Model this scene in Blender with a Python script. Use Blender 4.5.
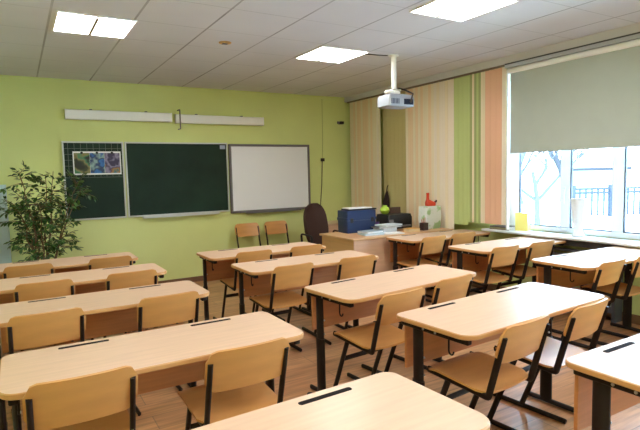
import bpy, bmesh, math, random
from mathutils import Vector, Matrix, noise as mnoise

for o in list(bpy.data.objects):
    bpy.data.objects.remove(o, do_unlink=True)
C = bpy.context.scene.collection
SC = bpy.context.scene
rnd = random.Random(7)
PI = math.pi

# ------------------------------------------------------------------ camera
CAM_H = 1.5
yaw, pitch, roll = math.radians(30.65), math.radians(4.62), math.radians(-1.37)
fwd = Vector((math.sin(yaw) * math.cos(pitch), math.cos(yaw) * math.cos(pitch), -math.sin(pitch)))
rt = Vector((math.cos(yaw), -math.sin(yaw), 0))
up = rt.cross(fwd)
r2 = rt * math.cos(roll) + up * math.sin(roll)
u2 = -rt * math.sin(roll) + up * math.cos(roll)
cd = bpy.data.cameras.new('camera')
cam = bpy.data.objects.new('camera', cd)
C.objects.link(cam)
cd.sensor_fit = 'HORIZONTAL'
cd.sensor_width = 36.0
cd.lens = 510.6 / 640 * 36.0
cd.clip_start = 0.03
cd.clip_end = 300
m = Matrix((r2, u2, -fwd)).transposed().to_4x4()
m.translation = Vector((0, 0, CAM_H))
cam.matrix_world = m
SC.camera = cam

# ------------------------------------------------------------------ world, exposure
SKY = 13.0          # overcast winter sky
LAMP = 15.0         # ceiling panels
vs = SC.view_settings
vs.view_transform = 'Standard'
vs.look = 'None'
vs.gamma = 1.0
vs.use_curve_mapping = False
vs.exposure = 0.82
w = bpy.data.worlds.new('overcast_sky')
SC.world = w
w.use_nodes = True
bg = w.node_tree.nodes['Background']
bg.inputs[0].default_value = (0.52, 0.74, 1.0, 1)
bg.inputs[1].default_value = SKY

# ------------------------------------------------------------------ materials
def mat(name, col, rough=0.5, metal=0.0, spec=0.5, var=0.0, vscale=6.0, stretch=(1, 1, 1), bump=0.0, bscale=60.0, trans=None):
    M = bpy.data.materials.new(name)
    M.use_nodes = True
    nt = M.node_tree
    b = nt.nodes['Principled BSDF']
    b.inputs['Base Color'].default_value = (*col, 1)
    b.inputs['Roughness'].default_value = rough
    b.inputs['Metallic'].default_value = metal
    b.inputs['Specular IOR Level'].default_value = spec
    tc = nt.nodes.new('ShaderNodeTexCoord')
    if var > 0:
        mp = nt.nodes.new('ShaderNodeMapping')
        mp.inputs['Scale'].default_value = stretch
        nz = nt.nodes.new('ShaderNodeTexNoise')
        nz.inputs['Scale'].default_value = vscale
        nz.inputs['Detail'].default_value = 5
        cr = nt.nodes.new('ShaderNodeValToRGB')
        cr.color_ramp.elements[0].position = 0.3
        cr.color_ramp.elements[1].position = 0.72
        cr.color_ramp.elements[0].color = (*[c * (1 - var) for c in col], 1)
        cr.color_ramp.elements[1].color = (*[min(1, c * (1 + var)) for c in col], 1)
        nt.links.new(tc.outputs['Object'], mp.inputs[0])
        nt.links.new(mp.outputs[0], nz.inputs['Vector'])
        nt.links.new(nz.outputs['Fac'], cr.inputs[0])
        nt.links.new(cr.outputs[0], b.inputs['Base Color'])
    if bump > 0:
        nb = nt.nodes.new('ShaderNodeTexNoise')
        nb.inputs['Scale'].default_value = bscale
        bp = nt.nodes.new('ShaderNodeBump')
        bp.inputs['Strength'].default_value = bump
        bp.inputs['Distance'].default_value = 0.01
        nt.links.new(tc.outputs['Object'], nb.inputs['Vector'])
        nt.links.new(nb.outputs['Fac'], bp.inputs['Height'])
        nt.links.new(bp.outputs[0], b.inputs['Normal'])
    return M

def emit(name, col, s):
    M = bpy.data.materials.new(name)
    M.use_nodes = True
    nt = M.node_tree
    nt.nodes.remove(nt.nodes['Principled BSDF'])
    e = nt.nodes.new('ShaderNodeEmission')
    e.inputs[0].default_value = (*col, 1)
    e.inputs[1].default_value = s
    nt.links.new(e.outputs[0], nt.nodes['Material Output'].inputs[0])
    return M

M_TOP = mat('light_beech_laminate', (0.70, 0.47, 0.325), 0.31, spec=0.4, var=0.06, vscale=3, stretch=(1.2, 18, 1))
M_EDGE = mat('beech_edge_band', (0.60, 0.30, 0.11), 0.4)
M_PANEL = mat('orange_beech_panel', (0.54, 0.205, 0.07), 0.42, var=0.08, vscale=3, stretch=(1.5, 1, 22))
M_PLY = mat('varnished_plywood', (0.63, 0.30, 0.09), 0.36, var=0.08, vscale=2.2, stretch=(2, 6, 9))
M_METAL = mat('brown_black_powder_coat', (0.014, 0.008, 0.007), 0.5, spec=0.3)
M_GROOVE = mat('matte_black_groove', (0.012, 0.009, 0.008), 0.8, spec=0.1)
M_PLASTIC = mat('black_plastic', (0.012, 0.012, 0.014), 0.45)
M_BOLT = mat('zinc_bolt', (0.6, 0.6, 0.6), 0.3, metal=1)
M_WALL = mat('yellow_green_paint', (0.71, 0.76, 0.31), 0.75, var=0.05, vscale=1.3, bump=0.08, bscale=40)
M_WHITE = mat('white_paint', (0.93, 0.93, 0.93), 0.45, var=0.02)
M_PVC = mat('white_window_plastic', (0.82, 0.87, 0.92), 0.3)
M_BASE = mat('brown_skirting', (0.20, 0.10, 0.05), 0.5, var=0.1)
M_CHALK = mat('dark_green_chalkboard', (0.010, 0.030, 0.019), 0.6, spec=0.25, var=0.25, vscale=2.5)
M_ALU = mat('grey_aluminium_trim', (0.62, 0.63, 0.62), 0.4, metal=0.4)
M_GREYFR = mat('dark_grey_board_frame', (0.16, 0.15, 0.16), 0.45)
M_WB = mat('whiteboard_enamel', (0.90, 0.90, 0.96), 0.35)
M_GRID = mat('pale_ruled_lines', (0.16, 0.20, 0.17), 0.6)
M_BLIND = mat('grey_blind_fabric', (0.47, 0.52, 0.48), 0.85, var=0.02, bump=0.05, bscale=300)
M_SNOW = mat('snow', (0.88, 0.92, 0.97), 0.8, var=0.05, vscale=0.5)
M_BARK = mat('frosted_bark', (0.018, 0.018, 0.02), 0.8)
M_BARKPALE = mat('hoarfrost_twigs', (0.045, 0.05, 0.055), 0.8)
M_FENCE = mat('blue_grey_iron', (0.012, 0.018, 0.028), 0.6)
M_LAMP = emit('lit_lamp_panel', (1.0, 0.95, 0.89), LAMP)

# ------------------------------------------------------------------ helpers
class MB:
    def __init__(s):
        s.bm = bmesh.new()
        s.mi = 0
    def face(s, vs_):
        try:
            f = s.bm.faces.new(vs_)
            f.material_index = s.mi
            return f
        except ValueError:
            return None
    def box(s, x0, x1, y0, y1, z0, z1, T=None):
        v = [Vector((x, y, z)) for z in (z0, z1) for y in (y0, y1) for x in (x0, x1)]
        if T is not None:
            v = [T @ p for p in v]
        v = [s.bm.verts.new(p) for p in v]
        for q in ((0, 2, 3, 1), (4, 5, 7, 6), (0, 1, 5, 4), (2, 6, 7, 3), (0, 4, 6, 2), (1, 3, 7, 5)):
            s.face([v[i] for i in q])
        return s
    def loft(s, rings, cap=True, closed=True):
        R = [[s.bm.verts.new(p) for p in r] for r in rings]
        n = len(R[0])
        for a, b in zip(R, R[1:]):
            for i in range(n if closed else n - 1):
                j = (i + 1) % n
                s.face([a[i], a[j], b[j], b[i]])
        if cap:
            s.face(list(reversed(R[0])))
            s.face(R[-1])
        return s
    def tube(s, pts, a, b=None, side=(1, 0, 0), n=10, taper=None):
        """a = half size along `side`, b = half size across it"""
        b = a if b is None else b
        pts = [Vector(p) for p in pts]
        rings = []
        for i, p in enumerate(pts):
            t0 = (p - pts[i - 1]).normalized() if i else None
            t1 = (pts[i + 1] - p).normalized() if i < len(pts) - 1 else None
            t = ((t0 or t1) + (t1 or t0)).normalized()
            sd = Vector(side)
            sd = sd - t * sd.dot(t)
            if sd.length < 1e-4:
                sd = t.orthogonal()
            sd.normalize()
            u = t.cross(sd)
            k = taper[i] if taper else 1
            rings.append([p + sd * (a * k * math.cos(2 * PI * j / n)) + u * (b * k * math.sin(2 * PI * j / n)) for j in range(n)])
        return s.loft(rings)
    def lathe(s, prof, c=(0, 0, 0), n=20, T=None):
        c = Vector(c)
        rings = []
        for r, z in prof:
            ring = [c + Vector((r * math.cos(2 * PI * j / n), r * math.sin(2 * PI * j / n), z)) for j in range(n)]
            if T is not None:
                ring = [T @ p for p in ring]
            rings.append(ring)
        return s.loft(rings)
    def prism(s, out, z0, z1, side_mi=None):
        a = [s.bm.verts.new((x, y, z0)) for x, y in out]
        b = [s.bm.verts.new((x, y, z1)) for x, y in out]
        n = len(out)
        s.face(list(reversed(a)))
        s.face(b)
        k = s.mi
        if side_mi is not None:
            s.mi = side_mi
        for i in range(n):
            s.face([a[i], a[(i + 1) % n], b[(i + 1) % n], b[i]])
        s.mi = k
        return s
    def plate(s, fn, nu, nv, th):
        """curved plate: fn(u,v) -> (point, normal); u,v in 0..1"""
        A, B_ = [], []
        for i in range(nu + 1):
            ra, rb = [], []
            for j in range(nv + 1):
                p, nn = fn(i / nu, j / nv)
                p, nn = Vector(p), Vector(nn).normalized()
                ra.append(s.bm.verts.new(p + nn * th / 2))
                rb.append(s.bm.verts.new(p - nn * th / 2))
            A.append(ra)
            B_.append(rb)
        for i in range(nu):
            for j in range(nv):
                s.face([A[i][j], A[i + 1][j], A[i + 1][j + 1], A[i][j + 1]])
                s.face([B_[i][j], B_[i][j + 1], B_[i + 1][j + 1], B_[i + 1][j]])
        for i in range(nu):
            s.face([A[i][0], B_[i][0], B_[i + 1][0], A[i + 1][0]])
            s.face([A[i][nv], A[i + 1][nv], B_[i + 1][nv], B_[i][nv]])
        for j in range(nv):
            s.face([A[0][j], A[0][j + 1], B_[0][j + 1], B_[0][j]])
            s.face([A[nu][j], B_[nu][j], B_[nu][j + 1], A[nu][j + 1]])
        return s
    def build(s, name, mats, parent=None, bevel=0.0, smooth=True, label=None):
        bmesh.ops.recalc_face_normals(s.bm, faces=s.bm.faces[:])
        me = bpy.data.meshes.new(name)
        s.bm.to_mesh(me)
        s.bm.free()
        for mm in (mats if isinstance(mats, (list, tuple)) else [mats]):
            me.materials.append(mm)
        if smooth:
            for p in me.polygons:
                p.use_smooth = True
            me.set_sharp_from_angle(angle=math.radians(38))
        o = bpy.data.objects.new(name, me)
        C.objects.link(o)
        if parent is not None:
            o.parent = parent
        if bevel:
            bv = o.modifiers.new('bevel', 'BEVEL')
            bv.width = bevel
            bv.segments = 2
            bv.limit_method = 'ANGLE'
        if label:
            o['label'] = label
        return o

def tag(o, label, cat, group=None):
    o['label'] = label
    o['category'] = cat
    if group:
        o['group'] = group
    return o

def thing(name, label, cat, loc=(0, 0, 0), rz=0.0, group=None):
    o = bpy.data.objects.new(name, None)
    o.empty_display_size = 0.1
    C.objects.link(o)
    o.location = loc
    o.rotation_euler = (0, 0, rz)
    return tag(o, label, cat, group)

def struct(o, label=None):
    o['kind'] = 'structure'
    if label:
        o['label'] = label
    return o

def dup(root, loc, rz, label, group=None):
    r = root.copy()
    C.objects.link(r)
    r.location = loc
    r.rotation_euler = (0, 0, rz)
    r['label'] = label
    if group:
        r['group'] = group
    for ch in list(root.children):
        c = ch.copy()
        C.objects.link(c)
        c.parent = r
        for g in list(ch.children):
            d = g.copy()
            C.objects.link(d)
            d.parent = c
    return r

def rrect(x0, x1, y0, y1, r, n=5):
    """r = (bl, br, tr, tl) radii"""
    if not isinstance(r, (list, tuple)):
        r = (r,) * 4
    cs = [(x0 + r[0], y0 + r[0], PI, r[0]), (x1 - r[1], y0 + r[1], 1.5 * PI, r[1]),
          (x1 - r[2], y1 - r[2], 0, r[2]), (x0 + r[3], y1 - r[3], 0.5 * PI, r[3])]
    out = []
    for cx, cy, a, rr in cs:
        for i in range(n + 1):
            t = a + 0.5 * PI * i / n
            out.append((cx + rr * math.cos(t), cy + rr * math.sin(t)))
    return out

def fillet(pts, r, n=4):
    pts = [Vector(p) for p in pts]
    out = [pts[0]]
    for a, b, c in zip(pts, pts[1:], pts[2:]):
        d0, d1 = (a - b).normalized(), (c - b).normalized()
        p0, p1 = b + d0 * r, b + d1 * r
        for i in range(n + 1):
            t = i / n
            out.append(p0 * (1 - t) ** 2 + b * 2 * t * (1 - t) + p1 * t * t)
    out.append(pts[-1])
    return out

# ------------------------------------------------------------------ room shell
XL, XW, YB, YF, ZC = -1.15, 5.0, -3.2, 7.165, 2.75

def floor_material():
    M = bpy.data.materials.new('laminate_floor_planks')
    M.use_nodes = True
    nt = M.node_tree
    b = nt.nodes['Principled BSDF']
    b.inputs['Roughness'].default_value = 0.34
    tc = nt.nodes.new('ShaderNodeTexCoord')
    br = nt.nodes.new('ShaderNodeTexBrick')
    br.inputs['Scale'].default_value = 1.0
    br.inputs['Brick Width'].default_value = 1.3
    br.inputs['Row Height'].default_value = 0.19
    br.inputs['Mortar Size'].default_value = 0.003
    br.inputs['Color1'].default_value = (0.55, 0.285, 0.14, 1)
    br.inputs['Color2'].default_value = (0.42, 0.205, 0.10, 1)
    br.inputs['Mortar'].default_value = (0.25, 0.14, 0.08, 1)
    mp = nt.nodes.new('ShaderNodeMapping')
    mp.inputs['Scale'].default_value = (1.2, 14, 1)
    nz = nt.nodes.new('ShaderNodeTexNoise')
    nz.inputs['Scale'].default_value = 2.2
    nz.inputs['Detail'].default_value = 6
    cr = nt.nodes.new('ShaderNodeValToRGB')
    cr.color_ramp.elements[0].position = 0.3
    cr.color_ramp.elements[0].color = (0.62, 0.6, 0.56, 1)
    cr.color_ramp.elements[1].position = 0.75
    cr.color_ramp.elements[1].color = (1.25, 1.22, 1.15, 1)
    mx = nt.nodes.new('ShaderNodeMixRGB')
    mx.blend_type = 'MULTIPLY'
    mx.inputs[0].default_value = 1
    nt.links.new(tc.outputs['Object'], br.inputs['Vector'])
    nt.links.new(tc.outputs['Object'], mp.inputs[0])
    nt.links.new(mp.outputs[0], nz.inputs['Vector'])
    nt.links.new(nz.outputs['Fac'], cr.inputs[0])
    nt.links.new(br.outputs['Color'], mx.inputs[1])
    nt.links.new(cr.outputs[0], mx.inputs[2])
    nt.links.new(mx.outputs[0], b.inputs['Base Color'])
    return M

def ceiling_material():
    M = bpy.data.materials.new('suspended_ceiling_tiles')
    M.use_nodes = True
    nt = M.node_tree
    b = nt.nodes['Principled BSDF']
    b.inputs['Roughness'].default_value = 0.85
    tc = nt.nodes.new('ShaderNodeTexCoord')
    sx = nt.nodes.new('ShaderNodeSeparateXYZ')
    nt.links.new(tc.outputs['Object'], sx.inputs[0])
    def math_(op, a, c=None, val=None):
        n = nt.nodes.new('ShaderNodeMath')
        n.operation = op
        nt.links.new(a, n.inputs[0])
        if c is not None:
            nt.links.new(c, n.inputs[1])
        elif val is not None:
            n.inputs[1].default_value = val
        return n.outputs[0]
    def line(src, off, pitch, width):
        t = math_('SUBTRACT', src, val=off)
        t = math_('DIVIDE', t, val=pitch)
        t = math_('ADD', t, val=100.5)
        t = math_('FRACT', t)
        t = math_('SUBTRACT', t, val=0.5)
        t = math_('ABSOLUTE', t)
        return math_('LESS_THAN', t, val=width / 2 / pitch)
    lx = line(sx.outputs[0], 0.30, 0.588, 0.017)
    ly = line(sx.outputs[1], 4.31, 0.60, 0.009)
    cell = nt.nodes.new('ShaderNodeTexNoise')
    cell.inputs['Scale'].default_value = 1.1
    cr = nt.nodes.new('ShaderNodeValToRGB')
    cr.color_ramp.elements[0].position = 0.3
    cr.color_ramp.elements[0].color = (0.63, 0.625, 0.66, 1)
    cr.color_ramp.elements[1].position = 0.7
    cr.color_ramp.elements[1].color = (0.69, 0.685, 0.72, 1)
    nt.links.new(tc.outputs['Object'], cell.inputs['Vector'])
    nt.links.new(cell.outputs['Fac'], cr.inputs[0])
    # joint darkness is broken up by a long-wave noise (some joints are tight)
    nz = nt.nodes.new('ShaderNodeTexNoise')
    nz.inputs['Scale'].default_value = 1.7
    nt.links.new(tc.outputs['Object'], nz.inputs['Vector'])
    fx = math_('MULTIPLY', lx, nz.outputs['Fac'])
    fx = math_('MULTIPLY', fx, val=1.0)
    fy = math_('MULTIPLY', ly, nz.outputs['Fac'])
    fy = math_('MULTIPLY', fy, val=0.6)
    ff = math_('MAXIMUM', fx, fy)
    mx = nt.nodes.new('ShaderNodeMixRGB')
    mx.inputs[2].default_value = (0.10, 0.09, 0.085, 1)
    nt.links.new(ff, mx.inputs[0])
    nt.links.new(cr.outputs[0], mx.inputs[1])
    nt.links.new(mx.outputs[0], b.inputs['Base Color'])
    return M

struct(MB().box(XL - .2, XW + .3, YB - .2, YF + .2, -0.12, 0).build('floor', floor_material(), smooth=False))
struct(MB().box(XL - .2, XW + .3, YB - .2, YF + .2, ZC, ZC + 0.12).build('ceiling', ceiling_material(), smooth=False))
struct(MB().box(XL - .2, XW + .3, YF, YF + .2, 0, ZC).build('wall_front', M_WALL, smooth=False))
struct(MB().box(XL - .2, XW + .3, YB - .2, YB, 0, ZC).build('wall_back', M_WALL, smooth=False))
struct(MB().box(XL - .2, XL, YB, YF, 0, ZC).build('wall_left', M_WALL, smooth=False))
WY0, WY1, WZ0, WZ1 = 0.85, 4.12, 0.80, 2.52
mb = MB()
VY0, VY1 = -2.9, 0.35
mb.box(XW, XW + .3, YB, VY0, 0, ZC).box(XW, XW + .3, VY1, WY0, 0, ZC).box(XW, XW + .3, WY1, YF, 0, ZC)
for a, b_ in ((WY0, WY1), (VY0, VY1)):
    mb.box(XW, XW + .3, a, b_, 0, WZ0).box(XW, XW + .3, a, b_, WZ1, ZC)
struct(mb.build('wall_right', M_WALL, smooth=False))
struct(MB().box(XL, XW, YF - .015, YF, 0, .07).build('baseboard_front', M_BASE, bevel=.004))
struct(MB().box(XW - .015, XW, YB, YF - .015, 0, .09).build('baseboard_right', M_BASE, bevel=.004))
struct(MB().box(XL, XL + .015, YB, YF - .015, 0, .07).build('baseboard_left', M_BASE, bevel=.004))
struct(MB().box(XL + .015, XW - .015, YB, YB + .015, 0, .07).build('baseboard_back', M_BASE, bevel=.004))

# --- window in the right wall
def glass_material():
    M = bpy.data.materials.new('window_glass')
    M.use_nodes = True
    nt = M.node_tree
    nt.nodes.remove(nt.nodes['Principled BSDF'])
    t = nt.nodes.new('ShaderNodeBsdfTransparent')
    t.inputs[0].default_value = (0.94, 0.97, 0.98, 1)
    g = nt.nodes.new('ShaderNodeBsdfGlossy')
    g.inputs['Roughness'].default_value = 0.02
    fr = nt.nodes.new('ShaderNodeFresnel')
    fr.inputs[0].default_value = 1.2
    mx = nt.nodes.new('ShaderNodeMixShader')
    nt.links.new(fr.outputs[0], mx.inputs[0])
    nt.links.new(t.outputs[0], mx.inputs[1])
    nt.links.new(g.outputs[0], mx.inputs[2])
    nt.links.new(mx.outputs[0], nt.nodes['Material Output'].inputs[0])
    return M
M_GLASS = glass_material()
M_GASKET = mat('dark_gasket', (0.05, 0.06, 0.08), 0.5)
FX0, FX1 = XW + .05, XW + .11
def window(name, cols, handle_y):
    win = bpy.data.objects.new(name, None)
    C.objects.link(win)
    win.location = (XW, 0, 0)
    struct(win)
    y1_, y0_ = cols[0], cols[-1]
    f0, f1 = .05, .11
    mb = MB()
    mb.box(f0, f1, y0_, y1_, WZ0, WZ0 + .055).box(f0, f1, y0_, y1_, WZ1 - .07, WZ1)
    for a, b_ in zip(cols[0::2], cols[1::2]):
        mb.box(f0, f1, min(a, b_), max(a, b_), WZ0 + .055, WZ1 - .07)
    fr = mb.build('window_frame', M_PVC, win, bevel=.006)
    for a, b_ in zip(cols[1::2], cols[2::2]):
        y1, y0 = a, b_
        z0, z1 = WZ0 + .055, WZ1 - .07
        pane = MB().box(f0 + .028, f0 + .036, y0, y1, z0, z1).build('window_pane', M_GLASS, win, smooth=False)
        g = .012
        mb = MB()
        mb.box(f0 + .01, f0 + .04, y1 - g, y1, z0, z1).box(f0 + .01, f0 + .04, y0, y0 + g * .6, z0, z1)
        mb.box(f0 + .01, f0 + .04, y0, y1, z0, z0 + g).box(f0 + .01, f0 + .04, y0, y1, z1 - g, z1)
        mb.build('window_gasket', M_GASKET, pane, smooth=False)
    mb = MB()
    mb.box(f0 - .02, f0, handle_y, handle_y + .025, 1.22, 1.30).box(f0 - .035, f0 - .018, handle_y + .002, handle_y + .023, 1.12, 1.27)
    mb.build('window_handle', M_PVC, win, bevel=.004)
    MB().box(-.255, f0, y0_ - .06, y1_ + .12, .775, .80).build('window_sill', M_PVC, win, bevel=.008)
window('window_1', [WY1, 3.95, 3.42, 3.31, 2.86, 2.75, 2.18, 2.07, 1.52, 1.41, 0.98, WY0], 3.35)
window('unseen_fill_window', [VY1, .25, -.6, -.71, -1.3, -1.41, -2.0, -2.11, -2.75, VY0], -.67)  # unseen window, added to bring more daylight to ceiling and front wall

# --- exterior
struct(MB().box(XW + .35, 90, -60, 90, -.75, -.5).build('snowy_ground', M_SNOW, smooth=False), 'snow covered yard outside the window')

def tree(name, x, y, h, label, m_, seed, spread=0.6, depth=5, r0=.13, rmin=.016):
    R = random.Random(seed)
    t = thing(name, label, 'tree', (x, y, -.5))
    tr, brm = MB(), MB()
    def grow(p, d, l, r, lev, mbx):
        n = 4
        pts, tp = [p], [1]
        q = p.copy()
        for i in range(n):
            d = (d + Vector((R.uniform(-.2, .2), R.uniform(-.2, .2), R.uniform(-.05, .14)))).normalized()
            q = q + d * l / n
            pts.append(q.copy())
            tp.append(1 - .45 * (i + 1) / n)
        mbx.tube(pts, max(r, rmin), n=5, taper=tp)
        if lev == 0:
            return
        for k in range(3 if lev > 1 else 4):
            i = R.choice([2, 3, 4])
            nd = (d + Vector((R.uniform(-1, 1), R.uniform(-1, 1), R.uniform(-.35, .6))) * spread * 1.3).normalized()
            grow(pts[i].copy(), nd, l * R.uniform(.55, .8), r * .56, lev - 1, brm)
    grow(Vector((0, 0, 0)), Vector((0, 0, 1)), h * .42, r0, depth, tr)
    tr.build('trunk', m_, t)
    brm.build('branches', m_, t)
    return t

# ------------------------------------------------------------------ ceiling lamps
def lamp(x, y, label):
    t = thing('ceiling_lamp', label, 'ceiling light', (x, y, ZC), 0, 'recessed ceiling panels')
    s = .287
    mb = MB()
    mb.box(-s, s, -s, -s + .012, -.012, -.001).box(-s, s, s - .012, s, -.012, -.001)
    mb.box(-s, -s + .012, -s + .012, s - .012, -.012, -.001).box(s - .012, s, -s + .012, s - .012, -.012, -.001)
    mb.build('lamp_frame', M_WHITE, t, bevel=.002)
    for k in (-1, 1):
        a, b_ = (-s + .014, -.014) if k < 0 else (.014, s - .014)
        MB().box(a, b_, -s + .014, s - .014, -.008, -.001).build('diffuser', M_LAMP, t, smooth=False)
    MB().box(-.012, .012, -s + .05, s - .014, -.016, -.001).build('divider_bar', M_LAMPBAR, t, bevel=.003, label='grey divider between the two lit halves')
    return t
M_LAMPBAR = mat('grey_lamp_divider', (0.30, 0.28, 0.26), 0.5)
lamp(.625, 4.595, 'lit square ceiling panel above the left desks, upper left of the photo')
lamp(2.945, 4.655, 'lit square ceiling panel over the room centre, nearest the white projector pole')
lamp(3.005, 2.87, 'lit square ceiling panel at the top edge of the photo, nearest the window blind')
for x, y in ((.625, 1.6), (3.005, .9), (.625, -.7), (3.005, -.9)):
    lamp(x, y, 'lit square ceiling panel behind the camera, outside the photo')

# ------------------------------------------------------------------ desks
DW, DD, DH = 1.23, .5, .76
def make_desk(label):
    t = thing('school_desk', label, 'desk', (0, 0, 0), 0, 'two-seat school desks')
    mb = MB()
    out = rrect(-DW / 2, DW / 2, -DD / 2, DD / 2, (.075, .075, .05, .05), 6)
    ins = rrect(-DW / 2 + .004, DW / 2 - .004, -DD / 2 + .004, DD / 2 - .004, (.071, .071, .046, .046), 6)
    lo, hi = DH - .024, DH
    rings = [[(x, y, lo) for x, y in ins], [(x, y, lo + .004) for x, y in out], [(x, y, hi - .004) for x, y in out], [(x, y, hi) for x, y in ins]]
    rings = [[Vector(p) for p in r] for r in rings]
    R = [[mb.bm.verts.new(p) for p in r] for r in rings]
    n = len(out)
    mb.mi = 1
    for a, b_ in zip(R, R[1:]):
        for i in range(n):
            mb.face([a[i], a[(i + 1) % n], b_[(i + 1) % n], b_[i]])
    mb.mi = 0
    mb.face(list(reversed(R[0])))
    mb.face(R[-1])
    top = mb.build('tabletop', [M_TOP, M_EDGE], t)
    for cx in (-.295, .295):
        g = MB()
        g.prism(rrect(cx - .105, cx + .105, .188, .212, .009, 4), DH - .003, DH + .0012)
        g.build('pencil_groove', M_GROOVE, top, label='black pencil groove')
    for sx in (-1, 1):
        x = sx * .57
        l = MB()
        l.tube([(x, .11, .03), (x, .11, .44)], .019, .040, n=14)
        l.tube([(x, .11, .43), (x, .11, .735)], .015, .034, n=14)
        l.tube([(x, -.235, .017), (x, -.22, .02), (x, .24, .02), (x, .255, .017)], .019, .015, n=12)
        leg = l.build('leg', M_METAL, t)
        for z in (.47, .56):
            bt = MB().lathe([(.0, 0), (.006, 0), (.006, .004), (0, .004)], T=Matrix.Translation((x - sx * .013, .085, z)) @ Matrix.Rotation(-sx * PI / 2, 4, 'Y'), n=8)
            bt.build('bolt', M_BOLT, leg)
        br = MB()
        br.box(x - .016, x + .016, -.215, .215, DH - .054, DH - .0245)
        brk = br.build('support_bracket', M_METAL, t, bevel=.006)
        for y in (-.02, .06):
            bt = MB().lathe([(.0, 0), (.006, 0), (.006, .004), (0, .004)], T=Matrix.Translation((x + sx * .0155, y, DH - .04)) @ Matrix.Rotation(sx * PI / 2, 4, 'Y'), n=8)
            bt.build('bolt', M_BOLT, brk)
        hk = MB()
        hx = x - sx * .012
        pts = [(hx, -.08, DH - .054), (hx, -.08, DH - .115)]
        for i in range(7):
            a = PI * i / 6
            pts.append((hx, -.095 + .015 * math.cos(a), DH - .115 - .018 * math.sin(a)))
        hk.tube(pts, .0045, n=8)
        hk.build('bag_hook', M_METAL, t)
    MB().box(-.55, .55, .215, .231, .465, DH - .0245).build('modesty_panel', M_PANEL, t, bevel=.002)
    return t

L_X, M_X, R_X = .535, 2.2, 4.165
desks = [
    # x centre, far edge y, yaw deg, label
    (.33, 5.40, 0, 'long beech desk of the left column, front row, nearest the leafy plant'),
    (.38, 4.54, 0, 'long beech desk of the left column, second row from the green chalkboard'),
    (.42, 3.61, 0.5, 'long beech desk of the left column, third row from the green chalkboard'),
    (.515, 2.53, 0, 'long beech desk filling the left side, just ahead of the desk in the bottom foreground'),
    (.56, 1.455, 2.5, 'pale beech desk top without chairs in the bottom centre foreground, one rounded corner pointing up'),
    (2.085, 4.90, 0, 'beech desk of the middle column, front row, before the two chairs along the wall'),
    (2.12, 4.06, 0, 'beech desk of the middle column, second row from the green wall'),
    (2.21, 2.985, 6, 'beech desk in the picture centre, third row of the middle column'),
    (2.28, 2.107, 3.8, 'large beech desk right of centre, with the brown chair seats pushed under its near edge'),
    (2.385, 1.19, 0, 'cropped beech desk in the lower right corner with thick dark leg and no chair'),
    (4.20, 4.62, 0, 'small looking beech desk directly in front of the teacher desk, right column'),
    (4.215, 3.66, 0, 'beech desk of the right column, second row, its end near the salmon slats'),
    (4.185, 2.68, -1, 'beech desk with glossy white reflections beside the window, third row of the right column'),
]
desk0 = None
for x, yf, a, lab in desks:
    rz = math.radians(a)
    loc = (x, yf - DD / 2, 0)
    if desk0 is None:
        desk0 = make_desk(lab)
        desk0.location = loc
        desk0.rotation_euler = (0, 0, rz)
    else:
        dup(desk0, loc, rz, lab)

# ------------------------------------------------------------------ school chairs
def make_chair(label):
    t = thing('school_chair', label, 'chair', (0, 0, 0), 0, 'plywood school chairs')
    SW, SH = .195, .445
    def rr(u, half, r, H):                    # half height of a rounded outline at position u in -1..1
        x = abs(u) * half
        d = x - (half - r)
        return H if d <= 0 else H - r + math.sqrt(max(0, r * r - d * d))
    def back(u, v):
        uu = 2 * u - 1
        x = uu * .19
        hh = rr(uu, .19, .05, .094)
        z = .706 + (2 * v - 1) * hh
        lean = -.045 - (z - .63) * .30
        y = lean - .026 * (1 - uu * uu)
        return (x, y, z), (-.26 * uu, 1, .28)
    MB().plate(back, 18, 7, .011).build('backrest', M_PLY, t)
    def seat(u, v):
        uu = 2 * u - 1
        hh = rr(uu, SW, .055, .195)
        y = .192 + (2 * v - 1) * hh
        k = (y - .0) / .385
        z = SH + .014 + .034 * k - .012 * math.cos(uu * PI / 2) * (1 - k * k) - (.030 * max(0, k - .72) / .28 if k > .72 else 0) * max(0, (k - .72) / .28)
        return (uu * SW, y, z), (0, .05, 1)
    MB().plate(seat, 14, 14, .011).build('seat', M_PLY, t)
    for sx in (-1, 1):
        x = sx * .172
        f = MB()
        f.tube(fillet([(x, -.088, .748), (x, -.004, .440), (x, .365, .468)], .014, 3), .011, .0175, n=12)
        f.build('side_frame', M_METAL, t)
        xl = sx * .166
        l = MB()
        l.tube([(xl, .235, .452), (xl, .405, .028)], .011, .0175, n=12)
        l.build('leg', M_METAL, t)
        k = MB()
        k.tube([(xl, .12, .014), (xl, .13, .0165), (xl, .645, .0165), (xl, .655, .014)], .011, .016, n=12)
        k.build('foot_skid', M_METAL, t)
    c = MB()
    c.tube([(-.165, .288, .318), (.165, .288, .318)], .016, .010, side=(0, 0, 1), n=12)
    c.build('crossbar', M_METAL, t)
    return t

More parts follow.
